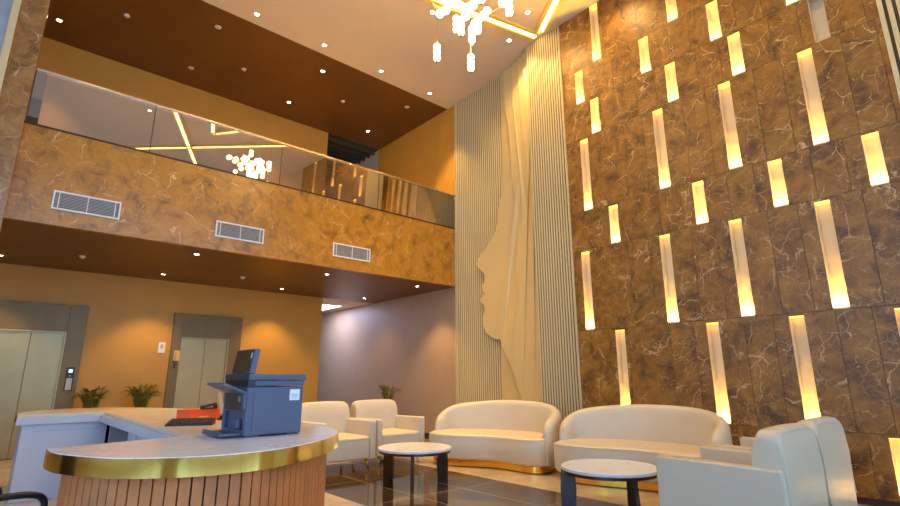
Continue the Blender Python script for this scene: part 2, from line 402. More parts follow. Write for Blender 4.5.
# slot niches
rn = ['first', 'second', 'third', 'fourth', 'fifth', 'sixth', 'seventh', 'eighth']
cnt = {}
for ri, i, s, zb, zt in slots: cnt[ri] = cnt.get(ri, 0)+1
for ri, i, s, zb, zt in slots:
    tall = zt-zb > 1.0
    off = (ri == 2 and i == 3)
    pos = 'only slot' if cnt[ri] == 1 else ordn[i+1]+' from left'
    row = 'row touching ceiling' if ri == 0 else ('lowest row beside the armchairs' if ri == 7 else rn[ri]+' row from ceiling')
    t = thing('slot_light', ('%s %s slot in brown marble, %s in the %s' % ('tall' if tall else 'short', 'unlit' if off else 'glowing', pos, row)), 'wall light', (XS, s, zb), 0, 'light slots in the marble wall')
    d = .13; x0, x1 = .001, d; y0, y1 = 0.0, SW; z0, z1 = 0, zt-zb; w = .004
    m = MB()
    m.box(x1, x1+w, y0, y1, z0, z1); m.box(x0, x1, y0+.0005, y0+w, z0, z1); m.box(x0, x1, y1-w, y1-.0005, z0, z1)
    m.box(x0, x1, y0+w, y1-w, z0, z0+w); m.box(x0, x1, y0+w, y1-w, z1-w, z1)
    m.build('niche_lining', M['niche'], t)
    if not off:
        bx('led_strip', x0+.045, x0+.085, y0+.012, y1-.012, z0+w, z0+w+.012, M['led'], t)
        bx('added_soffit_panel', x0+.004, x1-.004, y0+w+.002, y1-w-.002, z1-w-.006, z1-w, M['soffit_glow'], t)  # glowing sheet added under the soffit to brighten the slot top
        bx('spill_block_lip', x0, x0+.006, y0+w, y1-w, z0+w, z0+w+.02, M['niche'], t)  # lip added to block strip light spilling out of the slot
# ribbed cream panel at the far right, past the marble
m = MB()
k = 0; y = YR
while y > -2.0:
    m.box(XS-.02, XS+.02, y-.05, y-.002, 0, H); y -= .084
struct(m.build('wall_right_ribbed', M['slat']))
struct(bx('wall_right_groove', XS+.02, XS+.05, -2.1, YR, 0, H, M['groove_shade']))

# ------------------------------------------------------------------ cream wall relief: ribbed panels, profile of a face, layered hair
rel = thing('wall_relief', 'tall cream wall relief of a face in profile with layered flowing hair between ribbed panels', 'wall relief', (7.86, 7.0, 0))
def rloc(x, y, z): return (x-7.86, y-7.0, z)
def ribs(ya, yb, xf, n, name):
    m = MB(); p = (yb-ya)/n
    for i in range(n):
        y = ya+i*p
        a = [(xf+u-7.86, y+p*v-7.0) for u, v in ((0, .28), (0, .68), (.004, .72), (.018, .73), (.018, .23), (.004, .24))]
        m.prism(a, 0, H-.003)
    o = m.build(name, M['slat'], rel)
    m = MB(); m.box(xf+.018-7.86, -.002, ya-7.0, yb-7.0, 0, H-.003); m.build('ribbed_backing', M['groove_shade'], rel)
ribs(7.16, 8.68, 7.79, 24, 'ribbed_panel')
ribs(5.17, 6.02, 7.40, 15, 'ribbed_panel')
m = MB(); m.box(7.38-7.86, -.002, 5.166-7.0, 5.172-7.0, 0, H-.003); m.box(7.77-7.86, -.002, 8.68-7.0, 8.694-7.0, 0, H-.003); m.build('edge_strip', M['slat'], rel)
LAY = {
'backing_panel': (7.78, [(7.15, 8.15), (7.14, 7.03), (7.16, 5.52), (7.21, 4.23), (7.29, 2.94), (7.33, 2.12), (7.32, 1.52), (7.29, .89), (7.28, 0)]),
'face_profile': (7.735, [(6.90, 5.62), (6.97, 5.55), (7.06, 5.43), (7.16, 5.19), (7.23, 4.97), (7.26, 4.75), (7.32, 4.50), (7.45, 4.32), (7.65, 4.13), (7.81, 4.01), (7.90, 3.90), (7.935, 3.80), (7.90, 3.74), (7.83, 3.67), (7.75, 3.6), (7.69, 3.5), (7.70, 3.39), (7.76, 3.33), (7.79, 3.27), (7.775, 3.2), (7.72, 3.145), (7.75, 3.1), (7.80, 3.05), (7.83, 2.99), (7.81, 2.94), (7.745, 2.89), (7.73, 2.82), (7.73, 2.74), (7.76, 2.6), (7.75, 2.42), (7.69, 2.3), (7.56, 2.2), (7.42, 2.14), (7.22, 2.11), (6.9, 2.10)]),
'hair_layer.a': (7.69, [(6.95, 8.15), (6.95, 7.35), (6.87, 6.78), (6.82, 6.16), (6.80, 5.46), (6.75, 5.22), (6.74, 4.95), (6.79, 4.72), (6.85, 4.36), (6.97, 3.78), (7.08, 3.39), (7.18, 3.07), (7.27, 2.73), (7.29, 2.46), (7.26, 2.15), (7.19, 1.93), (7.09, 1.75), (6.95, 1.51), (6.83, 1.19), (6.72, .91), (6.42, 0)]),
'hair_layer.b': (7.63, [(6.63, 8.15), (6.65, 7.27), (6.60, 6.3), (6.52, 5.36), (6.52, 4.81), (6.62, 4.3), (6.69, 3.62), (6.69, 3.27), (6.63, 2.94), (6.52, 2.46), (6.45, 2.0), (6.35, 0)]),
'hair_layer.c': (7.57, [(6.43, 8.15), (6.41, 7.14), (6.35, 6.18), (6.29, 5.27), (6.35, 4.22), (6.45, 3.57), (6.53, 3.14), (6.61, 2.85), (6.71, 2.46), (6.81, 2.08), (6.83, 1.79), (6.80, 1.47), (6.69, 1.14), (6.61, .92), (6.33, 0)]),
'hair_layer.d': (7.50, [(6.25, 8.15), (6.19, 7.01), (6.12, 5.85), (6.12, 4.78), (6.15, 3.57), (6.24, 1.99), (6.25, 1.46), (6.20, .85), (6.1, 0)]),
}
for k, (X, pts) in LAY.items():
    pts = [(y, min(z, H-.003)) for y, z in pts]
    if k == 'face_profile':
        c = catmull(pts, 4, closed=False)
    else: c = catmull(pts, 6, closed=False)
    ye = 6.0
    poly = c+[(ye, c[-1][1]), (ye, c[0][1])]
    # outline in (y,z): prism along x
    m = MB()
    a = [m.bm.verts.new((X-7.86+(.11 if y == ye and k != 'backing_panel' else 0), y-7.0, z)) for y, z in poly]; b = [m.bm.verts.new((-.003, y-7.0, z)) for y, z in poly]
    m.bm.faces.new(a); m.bm.faces.new(b[::-1])
    for i in range(len(poly)): m.bm.faces.new((a[i], b[i], b[(i+1) % len(poly)], a[(i+1) % len(poly)]))
    o = m.build(k.split('.')[0], M['relief'], rel)
    bv = o.modifiers.new('bevel', 'BEVEL'); bv.width = .022; bv.segments = 3; bv.limit_method = 'ANGLE'; bv.angle_limit = R(60)

# ------------------------------------------------------------------ balcony railing
rg = thing('glass_railing', 'glass balcony railing with satin metal handrail above the marble balcony front', 'railing', (0, 8.73, 4.83))
js = [-.19, 1.33, 3.45, 5.60, 7.79]
for a, b in zip(js, js[1:]):
    bx('glass_panel', a+.006, b-.006, -.006, .006, 0, .79, M['rail_glass'], rg).rotation_euler = (R(2.4), 0, 0)
bx('handrail', -.19, 7.79, -.063, -.003, .79, .83, M['rail'], rg, .006)
for x in js[1:-1]: bx('joint_seal', x-.005, x+.005, -.008, .008, 0, .79, M['bronze'], rg).rotation_euler = (R(2.4), 0, 0)
bx('end_post', -.195, -.06, -.01, .02, 0, .79, M['bronze'], rg)

# vents on the balcony front
for i, (x0, x1) in enumerate(((.26, 1.07), (2.43, 3.24), (4.60, 5.44))):
    v = thing('air_vent', 'white framed air vent grille on the marble balcony front, %s of three' % ('leftmost', 'middle', 'rightmost')[i], 'vent', ((x0+x1)/2, 8.699, 3.79), 0, 'air vents on the balcony front')
    w = (x1-x0)/2; h = .135
    m = MB()
    m.box(-w, w, -.02, 0, h-.02, h); m.box(-w, w, -.02, 0, -h, -h+.02); m.box(-w, -w+.02, -.02, 0, -h+.02, h-.02); m.box(w-.02, w, -.02, 0, -h+.02, h-.02)
    m.build('frame', M['grille'], v)
    bx('cavity', -w+.02, w-.02, -.003, 0, -h+.02, h-.02, M['grille_dark'], v)
    m = MB()
    n = 11
    for k in range(n):
        z = -h+.028+k*(2*h-.056)/(n-1)
        m.box(-w+.02, w-.02, -.016, -.004, z-.006, z+.005)
    m.build('louvres', M['grille_slat'], v)
    for x in (-w+.07, 0, w-.07): bx('mullion', x-.005, x+.005, -.019, -.004, -h+.02, h-.02, M['grille'], v)

# ------------------------------------------------------------------ ceiling fixtures
def downlight(x, y, z, lab, on=True, grp='', r=.055, power=0, col=(1, .64, .22), angle=70):
    t = thing('spotlight' if on else 'ceiling_spot', lab, 'spotlight', (x, y, z), 0, grp)
    m = MB(); m.lathe([(r*.72, -.002), (r*.75, -.014), (r, -.012), (r+.008, -.001), (r*.72, -.001)], 20); m.build('trim_ring', M['spot_ring'], t, smooth=True)
    m = MB(); m.lathe([(r*.7, -.001), (r*.7, -.008), (.001, -.009)], 20); m.build('lens', M['spot_on' if on else 'spot_off'], t, smooth=True)
    if on and power:
        L = bpy.data.lights.new('downlight_beam', 'SPOT'); L.energy = power; L.color = col; L.spot_size = R(angle); L.spot_blend = .6; L.shadow_soft_size = .04
        lo = bpy.data.objects.new('downlight_beam', L); C.objects.link(lo); lo.location = (x, y, z-.03)
    return t
WP, BP, SP = 520, 480, 150
g1 = 'spotlights in the white ceiling'; g2 = 'spotlights in the brown upper ceiling'; g3 = 'spotlights under the balcony'
for i, x in enumerate((2.76, 4.18, 5.60, 7.02)):
    downlight(x, 8.755, H, 'bright round spotlight in white ceiling along the brown ceiling edge, %s from the left' % ordn[i+1], True, g1, power=WP)
downlight(5.27, 6.50, H, 'bright round spotlight in white ceiling just left of the chandelier balls', True, g1, power=WP)
downlight(6.99, 6.11, H, 'bright round spotlight in white ceiling near the layered hair relief top', True, g1, power=WP*.3, angle=120)
downlight(6.64, 5.31, H, 'bright round spotlight in white ceiling between the two glowing yellow strips', True, g1, power=WP*.3, angle=120)
for x, y in ((2.6, 5.6), (6.75, 3.9), (2.2, 1.8), (5.4, .2), (.8, 4.4)):
    downlight(x, y, H, 'spotlight in the white ceiling above the picture', True, 'spotlights above the picture', power=WP*.2, angle=130)
for i, (x, y) in enumerate(((-.08, 11.44), (4.59, 11.41), (6.94, 11.43), (4.60, 9.63))):
    downlight(x, y, H, 'lit spotlight in brown upper ceiling, ' + ('beside the marble column', 'middle of its back row', 'above the dark passage opening', 'nearest the white ceiling edge')[i], True, g2, power=BP)
for i, (x, y) in enumerate(((2.31, 11.46), (2.32, 9.63), (6.99, 9.65))):
    downlight(x, y, H, 'unlit pale spotlight in brown upper ceiling, ' + ('leftmost in the back row', 'near the left edge of the white ceiling', 'near the right end wall')[i], False, g2)
SB = [(-.2, 11.47), (2.31, 11.48), (4.86, 11.60), (7.12, 11.59), (2.32, 9.22), (4.84, 9.34), (7.09, 9.25)]
SL = ['at the far left edge', 'above the space between the two lifts', 'back row, right of the second lift', 'above the passage opening at the back', 'front row below the leftmost vents', 'front row below the rightmost vent', 'front row, nearest the right wall']
for (x, y), l in zip(SB, SL):
    downlight(x, y, 3.43, 'lit spotlight under the balcony, '+l, True, g3, r=.05, power=SP*(.3 if x > 7.1 else 1), angle=95)
def detector(x, y, z, lab):
    t = thing('smoke_detector', lab, 'smoke detector', (x, y, z))
    m = MB(); m.lathe([(.05, 0), (.05, -.02), (.04, -.03), (.001, -.03)], 20); m.build('base', M['spot_ring'], t, smooth=True)
    m = MB(); m.lathe([(.025, -.03), (.022, -.05), (.001, -.052)], 16); m.build('sensor', M['spot_off'], t, smooth=True)
detector(.89, 10.42, H, 'small smoke detector in brown upper ceiling, right of the marble column')
detector(3.22, 10.72, H, 'small smoke detector in brown upper ceiling, left of the lit spotlights')
detector(5.60, 10.47, H, 'small smoke detector in brown upper ceiling, above the passage side')
detector(.87, 10.65, 3.43, 'small smoke detector under the balcony, below the leftmost vent')
detector(3.65, 10.76, 3.43, 'small smoke detector under the balcony, centre')
lp = thing('light_panel', 'square white light panel in passage ceiling behind the ochre wall', 'ceiling light', (7.1, 13.9, 3.43))
bx('frame', -.34, .34, -.62, .62, -.012, -.001, M['grille'], lp); bx('diffuser', -.31, .31, -.59, .59, -.016, -.012, M['panel_light'], lp)

# glowing zigzag channels in the ceiling
lt = thing('led_channel', 'glowing yellow strips in a zigzag across the white ceiling, meeting at the relief', 'ceiling light', (0, 0, H))
def channel(pts, w=.12):
    for a, b in zip(pts, pts[1:]):
        a, b = Vector((*a, 0)), Vector((*b, 0)); d = (b-a).normalized(); n = Vector((-d.y, d.x, 0))
        for o0, o1, z0, mat, nm in ((-w, -w*.42, -.05, 'led_rail', 'side_rail'), (w*.42, w, -.05, 'led_rail', 'side_rail'), (-w*.42, w*.42, -.022, 'led_ceiling', 'diffuser')):
            m = MB(); m.prism([tuple((a+n*o0)[:2]), tuple((b+n*o0)[:2]), tuple((b+n*o1)[:2]), tuple((a+n*o1)[:2])], z0, -.001); m.build(nm, M[mat], lt)
channel([(1.0, 7.10), (7.30, 5.65)])
channel([(7.25, 5.50), (5.3, 2.45)])
channel([(2.0, -2.6), (6.5, 2.95)])
channel([(2.6, 2.7), (4.6, -2.5)], .10)
channel([(3.6, 2.9), (4.0, 1.45), (5.0, 3.2)], .10)

# ------------------------------------------------------------------ chandelier
ch = thing('chandelier', 'chandelier of glowing glass balls and hanging ball pendants below the white ceiling', 'chandelier', (4.2, 4.55, H))
def cl(p): return (p[0]-4.2, p[1]-4.55, p[2]-H)
m = MB(); m.lathe([(.3, -.001), (.3, -.05), (.001, -.05)], 32); m.build('canopy', M['gold'], ch, smooth=False)
globes = [(3.946,4.706,6.319),(4.042,4.689,6.417),(4.286,4.537,6.354),(4.489,4.5,6.371),(4.523,4.411,6.419),(4.587,4.411,6.521),(4.065,4.42,6.327),(4.233,4.498,6.434),(4.333,4.5,6.506),(4.245,4.349,6.397),(4.099,4.667,6.55),(4.101,4.541,6.504),(4.424,4.497,6.27),
 (3.93,4.35,6.56),(3.80,4.15,6.62),(3.88,3.95,6.70),(4.05,3.86,6.66),(4.22,3.98,6.74),(4.55,4.15,6.72),(4.72,4.02,6.78),(4.62,3.84,6.84),(4.80,4.30,6.70),(4.36,4.22,6.60)]
path = [(3.82,4.72,6.42),(4.0,4.76,6.47),(4.25,4.62,6.46),(4.45,4.56,6.44),(4.62,4.42,6.48),(4.72,4.18,6.62),(4.60,3.98,6.74),(4.32,4.06,6.74),(4.1,4.3,6.6),(3.95,4.42,6.5),(3.78,4.2,6.60),(3.86,3.9,6.7),(4.1,3.82,6.74)]
path = [cl(p) for p in path]
m = MB(); m.tube(catmull(path, 6, closed=False), .010, 6); m.build('curved_frame', M['gold_base'], ch, smooth=True)
for k in (1, 4, 7, 10):
    p = path[k]; m = MB(); m.tube([p, (p[0]*.35, p[1]*.35, -.05)], .003, 5); m.build('suspension_wire', M['rail'], ch)
for p in globes:
    q = cl(p); m = MB(); m.sphere(q, .058); o = m.build('glass_ball', M['bulb'], ch, smooth=True)
    near = min(path, key=lambda t: (Vector(t)-Vector(q)).length)
    m = MB(); m.tube([q, near], .004, 5); m.build('arm', M['gold_base'], ch)
def pendant(p, n, top):
    x, y, z = cl(p); r = .052
    e = bpy.data.objects.new('pendant', None); C.objects.link(e); e.parent = ch; e.location = (x, y, z); e.empty_display_size = .05
    for i in range(n):
        m = MB(); m.sphere((0, 0, r+i*r*1.75), r, 12, 8); m.build('glass_ball', M['bulb'], e, smooth=True)
    m = MB(); m.lathe([(.018, -.025), (.018, .004)], 10); m.build('end_cap', M['gold_base'], e)
    m = MB(); m.tube([(0, 0, n*r*1.75+r*.2), (0, 0, -.002-z)], .003, 5); m.build('cable', M['rail'], e)
for p, n in [((4.154,5.019,5.818),3),((4.632,4.809,5.757),3),((4.373,4.836,6.30),3),((4.217,4.569,6.03),3),((4.541,4.684,6.12),3),((4.679,4.696,6.345),3),((4.176,4.711,6.60),2),((4.05,4.0,6.1),3),((4.6,4.0,6.2),3)]:
    pendant(p, n, -.05+H)
# ------------------------------------------------------------------ camera
f_px = 510.2; pit = R(13.83); roll = R(-.16); yaw = R(48.8)
fh = Vector((math.cos(yaw), math.sin(yaw), 0)); rt = Vector((math.sin(yaw), -math.cos(yaw), 0)); up = Vector((0, 0, 1))
Fv = fh*math.cos(pit)+up*math.sin(pit); Uv = -fh*math.sin(pit)+up*math.cos(pit)
Rv = rt*math.cos(roll)+Uv*math.sin(roll); Uv2 = -rt*math.sin(roll)+Uv*math.cos(roll)
cam = bpy.data.cameras.new('camera'); co = bpy.data.objects.new('camera', cam); C.objects.link(co)
co.matrix_world = Matrix(((Rv.x, Uv2.x, -Fv.x, 0), (Rv.y, Uv2.y, -Fv.y, 0), (Rv.z, Uv2.z, -Fv.z, 1.35), (0, 0, 0, 1)))
cam.sensor_width = 36; cam.lens = f_px*36/900; cam.clip_start = .05; cam.clip_end = 200
sc.camera = co

# ------------------------------------------------------------------ lifts and wall fittings
def lift(x0, x1, d0, d1, lab):
    zt, dt = 2.75, 2.21; sx = (x0+x1)/2
    t = thing('lift', lab, 'elevator', (sx, 12.27, 0))
    a, b, c, d = x0-sx, x1-sx, d0-sx, d1-sx
    m = MB(); m.box(a, c-.03, -.05, -.001, 0, zt); m.box(d+.03, b, -.05, -.001, 0, zt); m.box(c-.03, d+.03, -.05, -.001, dt+.03, zt)
    m.build('surround', M['steel_frame'], t, .004)
    m = MB(); m.box(c-.03, c, -.062, -.001, 0, dt+.03); m.box(d, d+.03, -.062, -.001, 0, dt+.03); m.box(c, d, -.062, -.001, dt, dt+.03)
    m.build('door_frame', M['steel'], t, .003)
    mid = (c+d)/2
    bx('door_panel', c, mid-.003, -.03, -.012, .01, dt, M['steel'], t, .003)
    bx('door_panel', mid+.003, d, -.03, -.012, .01, dt, M['steel'], t, .003)
    bx('sill', c, d, -.06, -.001, 0, .01, M['steel_frame'], t)
    return t
lift(-.32, 1.25, -.06, .93, 'large steel lift doors at the left edge, with call display on the right jamb')
lift(2.79, 4.24, 3.0, 3.94, 'steel lift doors behind the printer, with yellow intercom on the left jamb')
t = thing('lift_call_panel', 'black call panel with small display and pale plate beside the left lift', 'call panel', (1.12, 12.218, 1.36))
bx('backplate', -.065, .065, -.012, 0, -.22, .22, M['black'], t, .003)
bx('display', -.03, .03, -.014, -.012, .12, .18, M['lcd'], t)
bx('button_plate', -.045, .045, -.017, -.012, -.2, .02, M['pale_paint'], t, .002)
m = MB(); m.lathe([(.014, 0), (.014, .01), (.001, .01)], 16)
o = m.build('button', M['steel'], t); o.rotation_euler = (R(90), 0, 0); o.location = (0, -.012, .06)
t = thing('call_indicator', 'small white call indicator with dark window on ochre wall between the lifts', 'indicator panel', (2.62, 12.269, 2.0))
bx('housing', -.065, .065, -.018, 0, -.11, .11, M['grille'], t, .004); bx('window', -.028, .028, -.021, -.018, -.02, .07, M['grille_slat'], t)
t = thing('intercom', 'yellow intercom handset box hanging on the left jamb of the second lift', 'intercom', (2.91, 12.2185, 1.84))
bx('housing', -.06, .06, -.04, 0, -.11, .11, M['yellow'], t, .008); bx('front_plate', -.052, .0, -.044, -.04, -.09, .09, M['tanwood'], t)
m = MB(); m.tube([(-.02, -.02, -.11), (-.03, -.03, -.17), (-.01, -.03, -.21), (-.02, -.02, -.26)], .012, 6); m.build('cord', M['black'], t, smooth=True)

# ------------------------------------------------------------------ reception desk
HC = .95
dk = thing('reception_desk', 'large curved reception desk with brown batten front, gold edge band and pale top', 'reception desk', (1.3, 5.6, 0))
def dl(p): return (p[0]-1.3, p[1]-5.6)
front = [(.32, 4.02), (.325, 3.88), (.375, 3.66), (.54, 3.34), (.75, 3.16), (1.0, 3.06), (1.29, 3.07), (1.64, 3.25), (1.98, 3.56), (2.17, 3.87), (2.27, 4.28)]
right = [(2.31, 4.9), (2.32, 5.6), (2.30, 6.3), (2.27, 7.0), (2.22, 7.5), (2.10, 8.1), (1.83, 8.75), (1.43, 9.22), (.99, 9.28), (.6, 9.1), (.42, 8.8), (.31, 8.45)]
fr = catmull(front, 6, closed=False); rg_ = catmull([front[-1]]+right, 6, closed=False)
inner = [(.30, 7.93), (1.15, 7.93), (1.13, 4.22)]
# top: near wing in one slab, long run in another
near = fr+[(2.29, 4.40), (1.13, 4.24)]
m = MB(); m.prism([dl(p) for p in near], HC-.03, HC); m.build('near_counter_top', M['top2'], dk, .003, 2)
far_ = [(2.29, 4.403)]+rg_[6:]+[(.30, 7.95), (1.15, 7.93), (1.13, 4.243)]
m = MB(); m.prism([dl(p) for p in far_], HC-.03, HC); m.build('long_counter_top', M['top'], dk, .003, 2)
# gold band around the outside
def band(path, z0, z1, t_, mat, nm, off=0):
    pts = [Vector(p) for p in path]; o = []; i_ = []
    for k, p in enumerate(pts):
        d = (pts[min(k+1, len(pts)-1)]-pts[max(k-1, 0)]).normalized(); n = Vector((d.y, -d.x))
        a = p+n*off; b = p+n*(off-t_); o.append(a); i_.append(b)
    m = MB(); strip_mesh(m, [dl(p) for p in o], [dl(p) for p in i_], z0, z1); ob = m.build(nm, mat, dk)
    for pl in ob.data.polygons: pl.use_smooth = abs(pl.normal.z) < .5 and pl.area < .2
    ob.data.set_sharp_from_angle(angle=R(30))
    return ob
outer = fr[:-1]+rg_
gold = band(outer, HC-.102, HC-.004, .02, M['gold'], 'gold_edge_band', .006)
# white inner fascia under the top
m = MB(); m.prism([dl(p) for p in ((.30, 7.925), (1.10, 7.925), (1.125, 4.3), (1.155, 4.3), (1.18, 7.955), (.30, 7.955))], HC-.11, HC-.031); m.build('inner_fascia', M['white_lam'], dk, .002, 1)
m = MB(); m.prism([dl(p) for p in ((.46, 4.06), (1.13, 4.225), (1.13, 4.195), (.47, 4.03))], HC-.135, HC-.031); m.build('inner_fascia', M['white_lam'], dk)
# end panel of the back wing (white, facing the visitor)
m = MB()
m.box(.36-1.3, 1.2-1.3, 7.96-5.6, 7.99-5.6, 0, HC-.031); m.box(.36-1.3, .39-1.3, 7.99-5.6, 8.7-5.6, 0, HC-.031)
m.build('end_panel', M['white_lam'], dk, .003, 1)
bx('panel_seam', .46-1.3, 1.14-1.3, 7.957-5.6, 7.9595-5.6, HC-.19, HC-.186, M['grey_lam'], dk)
# battens along the outside
body = inset([*fr, *rg_[1:], (.34, 7.98), (1.2, 7.96), (1.18, 4.28)], .10)
nb = len(fr)+len(rg_)-1
bpath = [Vector(p) for p in body[5:nb]]
m = MB(); pin = [Vector(p) for p in inset([tuple(p) for p in body], .03)][5:nb]
strip_mesh(m, [dl(p) for p in bpath], [dl(p) for p in pin], .0, HC-.031); m.build('body_shell', M['gapwood'], dk)
m = MB(); acc = 0; step = .062
L = [0]
for a, b in zip(bpath, bpath[1:]): L.append(L[-1]+(b-a).length)
def onp(s_):
    for k in range(len(L)-1):
        if L[k+1] >= s_: t = (s_-L[k])/max(1e-6, L[k+1]-L[k]); d = (bpath[k+1]-bpath[k]).normalized(); return bpath[k].lerp(bpath[k+1], t), d
    return bpath[-1], (bpath[-1]-bpath[-2]).normalized()
s_ = .03
while s_ < L[-1]-.05:
    p, d = onp(s_); n = Vector((d.y, -d.x)); w = .0275
    q = [p-d*w-n*.002, p+d*w-n*.002, p+d*w+n*.022, p-d*w+n*.022]
    m.prism([dl(x) for x in q], 0.0, HC-.104); s_ += step
m.build('batten_cladding', M['slatwood'], dk)
# work side: back wall of the knee space and a drawer cabinet
bx('modesty_panel', 1.75-1.3, 1.78-1.3, 4.35-5.6, 8.2-5.6, 0, HC-.031, M['grey_lam'], dk)
bx('back_knee_panel', 1.2-1.3, 1.75-1.3, 7.72-5.6, 7.75-5.6, .0, HC-.031, M['grey_lam'], dk)
cb = bx('drawer_cabinet', 1.27-1.3, 1.74-1.3, 5.6-5.6, 6.9-5.6, .0, HC-.14, M['white_lam'], dk, .003)
for y0 in (5.62, 6.05, 6.48):
    dr = bx('cabinet_door', 1.25-1.3, 1.27-1.3, y0-5.6, y0+.4-5.6, .05, HC-.16, M['white_lam'], cb, .002)
# (cabinet doors are sub-parts of the cabinet)
bx('near_knee_panel', .60-1.3, 1.1-1.3, 3.93-5.6, 3.96-5.6, 0, HC-.135, M['white_lam'], dk)

# ------------------------------------------------------------------ printer on the near counter
pr = thing('printer', 'bulky slate blue multifunction printer with tilted screen, standing on the reception counter', 'printer', (1.395, 3.79, HC), R(2))
W_, D_ = .43, .44
def pb(n, a, b, c, d, e, f, mat, par=pr, bv=.006): return bx(n, a, b, c, d, e, f, M[mat], par, bv)
m = MB(); m.box(.03, W_, 0, D_, .012, .345); m.box(.0, .04, 0, .05, .012, .345); m.box(0, .04, D_-.05, D_, .012, .345); m.box(.0, .04, .05, D_-.05, .17, .345); m.box(0.0, .04, .05, D_-.05, .012, .05)
body_ = m.build('body', M['printer'], pr, .005, 2)
pb('side_panel', .05, W_-.015, -.004, 0, .03, .33, 'printer')
pb('front_cover', -.012, .0, .06, D_-.06, .18, .31, 'printer_dark')
pb('usb_port', -.016, -.011, .08, .12, .24, .28, 'steel', bv=0)
pb('paper_opening', .038, .05, .05, D_-.05, .05, .17, 'black', bv=0)
pb('side_grip', -.02, -.0, .0, .045, .19, .31, 'printer')
m = MB(); m.box(.05, W_+.005, -.003, D_, .352, .39); pr2 = m.build('scanner_base', M['printer'], pr, .006, 2)
m = MB(); m.box(.0, W_+.02, -.012, D_+.006, .392, .437); m.build('scanner_lid', M['printer'], pr, .008, 3)
pb('output_recess', -.002, .20, -.001, D_, .348, .392, 'black', bv=0)
m = MB(); m.box(-.006, .002, -.012, D_+.004, .395, .435); m.build('lid_front_strip', M['printer_dark'], pr, .002, 1)
m = MB(); m.box(-.02, .02, -.01, .33, 0, .18)
sc_ = m.build('control_screen', M['printer'], pr, .006, 2); sc_.location = (.02, 0, .437); sc_.rotation_euler = (0, R(9), 0)
m = MB(); m.box(-.0235, -.0205, .0, .32, .008, .172); m.build('screen_glass', M['screen'], sc_)
m = MB(); m.box(-.026, -.0236, .012, .03, .11, .15); m.build('power_light', M['pale_paint'], sc_)
m = MB(); m.box(-.17, .0, .02, .36, -.009, .009); fl = m.build('paper_flap', M['printer'], pr, .004, 2); fl.location = (-.005, 0, .305); fl.rotation_euler = (0, R(22), 0)
m = MB(); m.box(-.15, .04, .05, D_-.04, .012, .03); m.box(-.15, -.14, .06, D_-.05, .03, .045); m.build('paper_tray', M['printer'], pr, .004, 2)
m = MB(); m.box(-.015, .02, .1, .19, .052, .12); m.build('tray_guide', M['printer'], pr, .01, 3)
for x, y in ((.06, .03), (W_-.06, .03), (.06, D_-.03), (W_-.06, D_-.03)): bx('foot', x-.05, x+.05, y-.02, y+.02, 0, .012, M['printer_dark'], pr)
st = pb('sticker', .32, .40, -.0055, -.004, .245, .325, 'paper', bv=0)
for z0, z1, a, b in ((.286, .289, .328, .392), (.280, .283, .335, .385), (.268, .271, .330, .390), (.258, .260, .34, .38)):
    bx('printed_line', a, b, -.0062, -.0055, z0, z1, M['ink'], st)

# desk items
kb = thing('keyboard', 'black keyboard propped up on the reception counter in front of the orange box', 'keyboard', (1.43, 5.20, HC), R(-25))
m = MB()
pf = [(-.11, 0), (.11, 0), (.11, .045), (.10, .048), (-.11, .014)]
v0 = [m.bm.verts.new((-.19, y, z)) for y, z in pf]; v1 = [m.bm.verts.new((.19, y, z)) for y, z in pf]
m.bm.faces.new(v0); m.bm.faces.new(v1[::-1])
for q in range(5): m.bm.faces.new((v0[q], v1[q], v1[(q+1) % 5], v0[(q+1) % 5]))
m.build('base', M['black'], kb, .003, 2)
m = MB()
for r in range(5):
    for c in range(11): m.box(-.175+c*.032, -.149+c*.032, -.095+r*.037, -.064+r*.037, 0, .008)
o = m.build('keys', M['printer_dark'], kb); o.rotation_euler = (math.atan2(.034, .21), 0, 0); o.location = (0, 0, .032)
fb = thing('file_box', 'orange red file box lying tilted on the reception counter left of the printer', 'box', (1.66, 5.78, HC), R(25))
m = MB(); m.box(-.19, .19, -.10, .10, 0, .098); m.build('box_body', M['orange'], fb, .004)
bx('box_lid', -.195, .195, -.105, .105, .098, .108, M['orange'], fb, .003)
bx('label_strip', -.10, .02, -.1065, -.105, .03, .042, M['yellow'], fb)
sp = thing('stapler', 'black stapler resting on top of the orange file box', 'stapler', (1.72, 5.70, HC+.1085), R(20))
bx('base', -.09, .09, -.018, .018, 0, .012, M['black'], sp, .003)
m = MB(); m.box(-.09, .085, -.017, .017, 0, .026); o = m.build('top_arm', M['printer_dark'], sp, .006); o.location = (0, 0, .022); o.rotation_euler = (0, R(-9), 0)
bx('hinge', .06, .09, -.017, .017, .012, .036, M['black'], sp, .003)
sd = thing('card_stand', 'slanted pale wooden stand with dark foot beside the orange box', 'stand', (1.84, 5.60, HC), R(20))
bx('foot', -.05, .05, -.035, .035, 0, .02, M['darkwood'], sd, .004)
m = MB(); m.box(-.022, .022, -.008, .008, 0, .26); o = m.build('upright', M['tanwood'], sd, .004); o.location = (0, 0, .018); o.rotation_euler = (0, R(-17), 0)
bx('clamp', -.03, .035, -.025, .025, .02, .06, M['darkwood'], sd, .006)

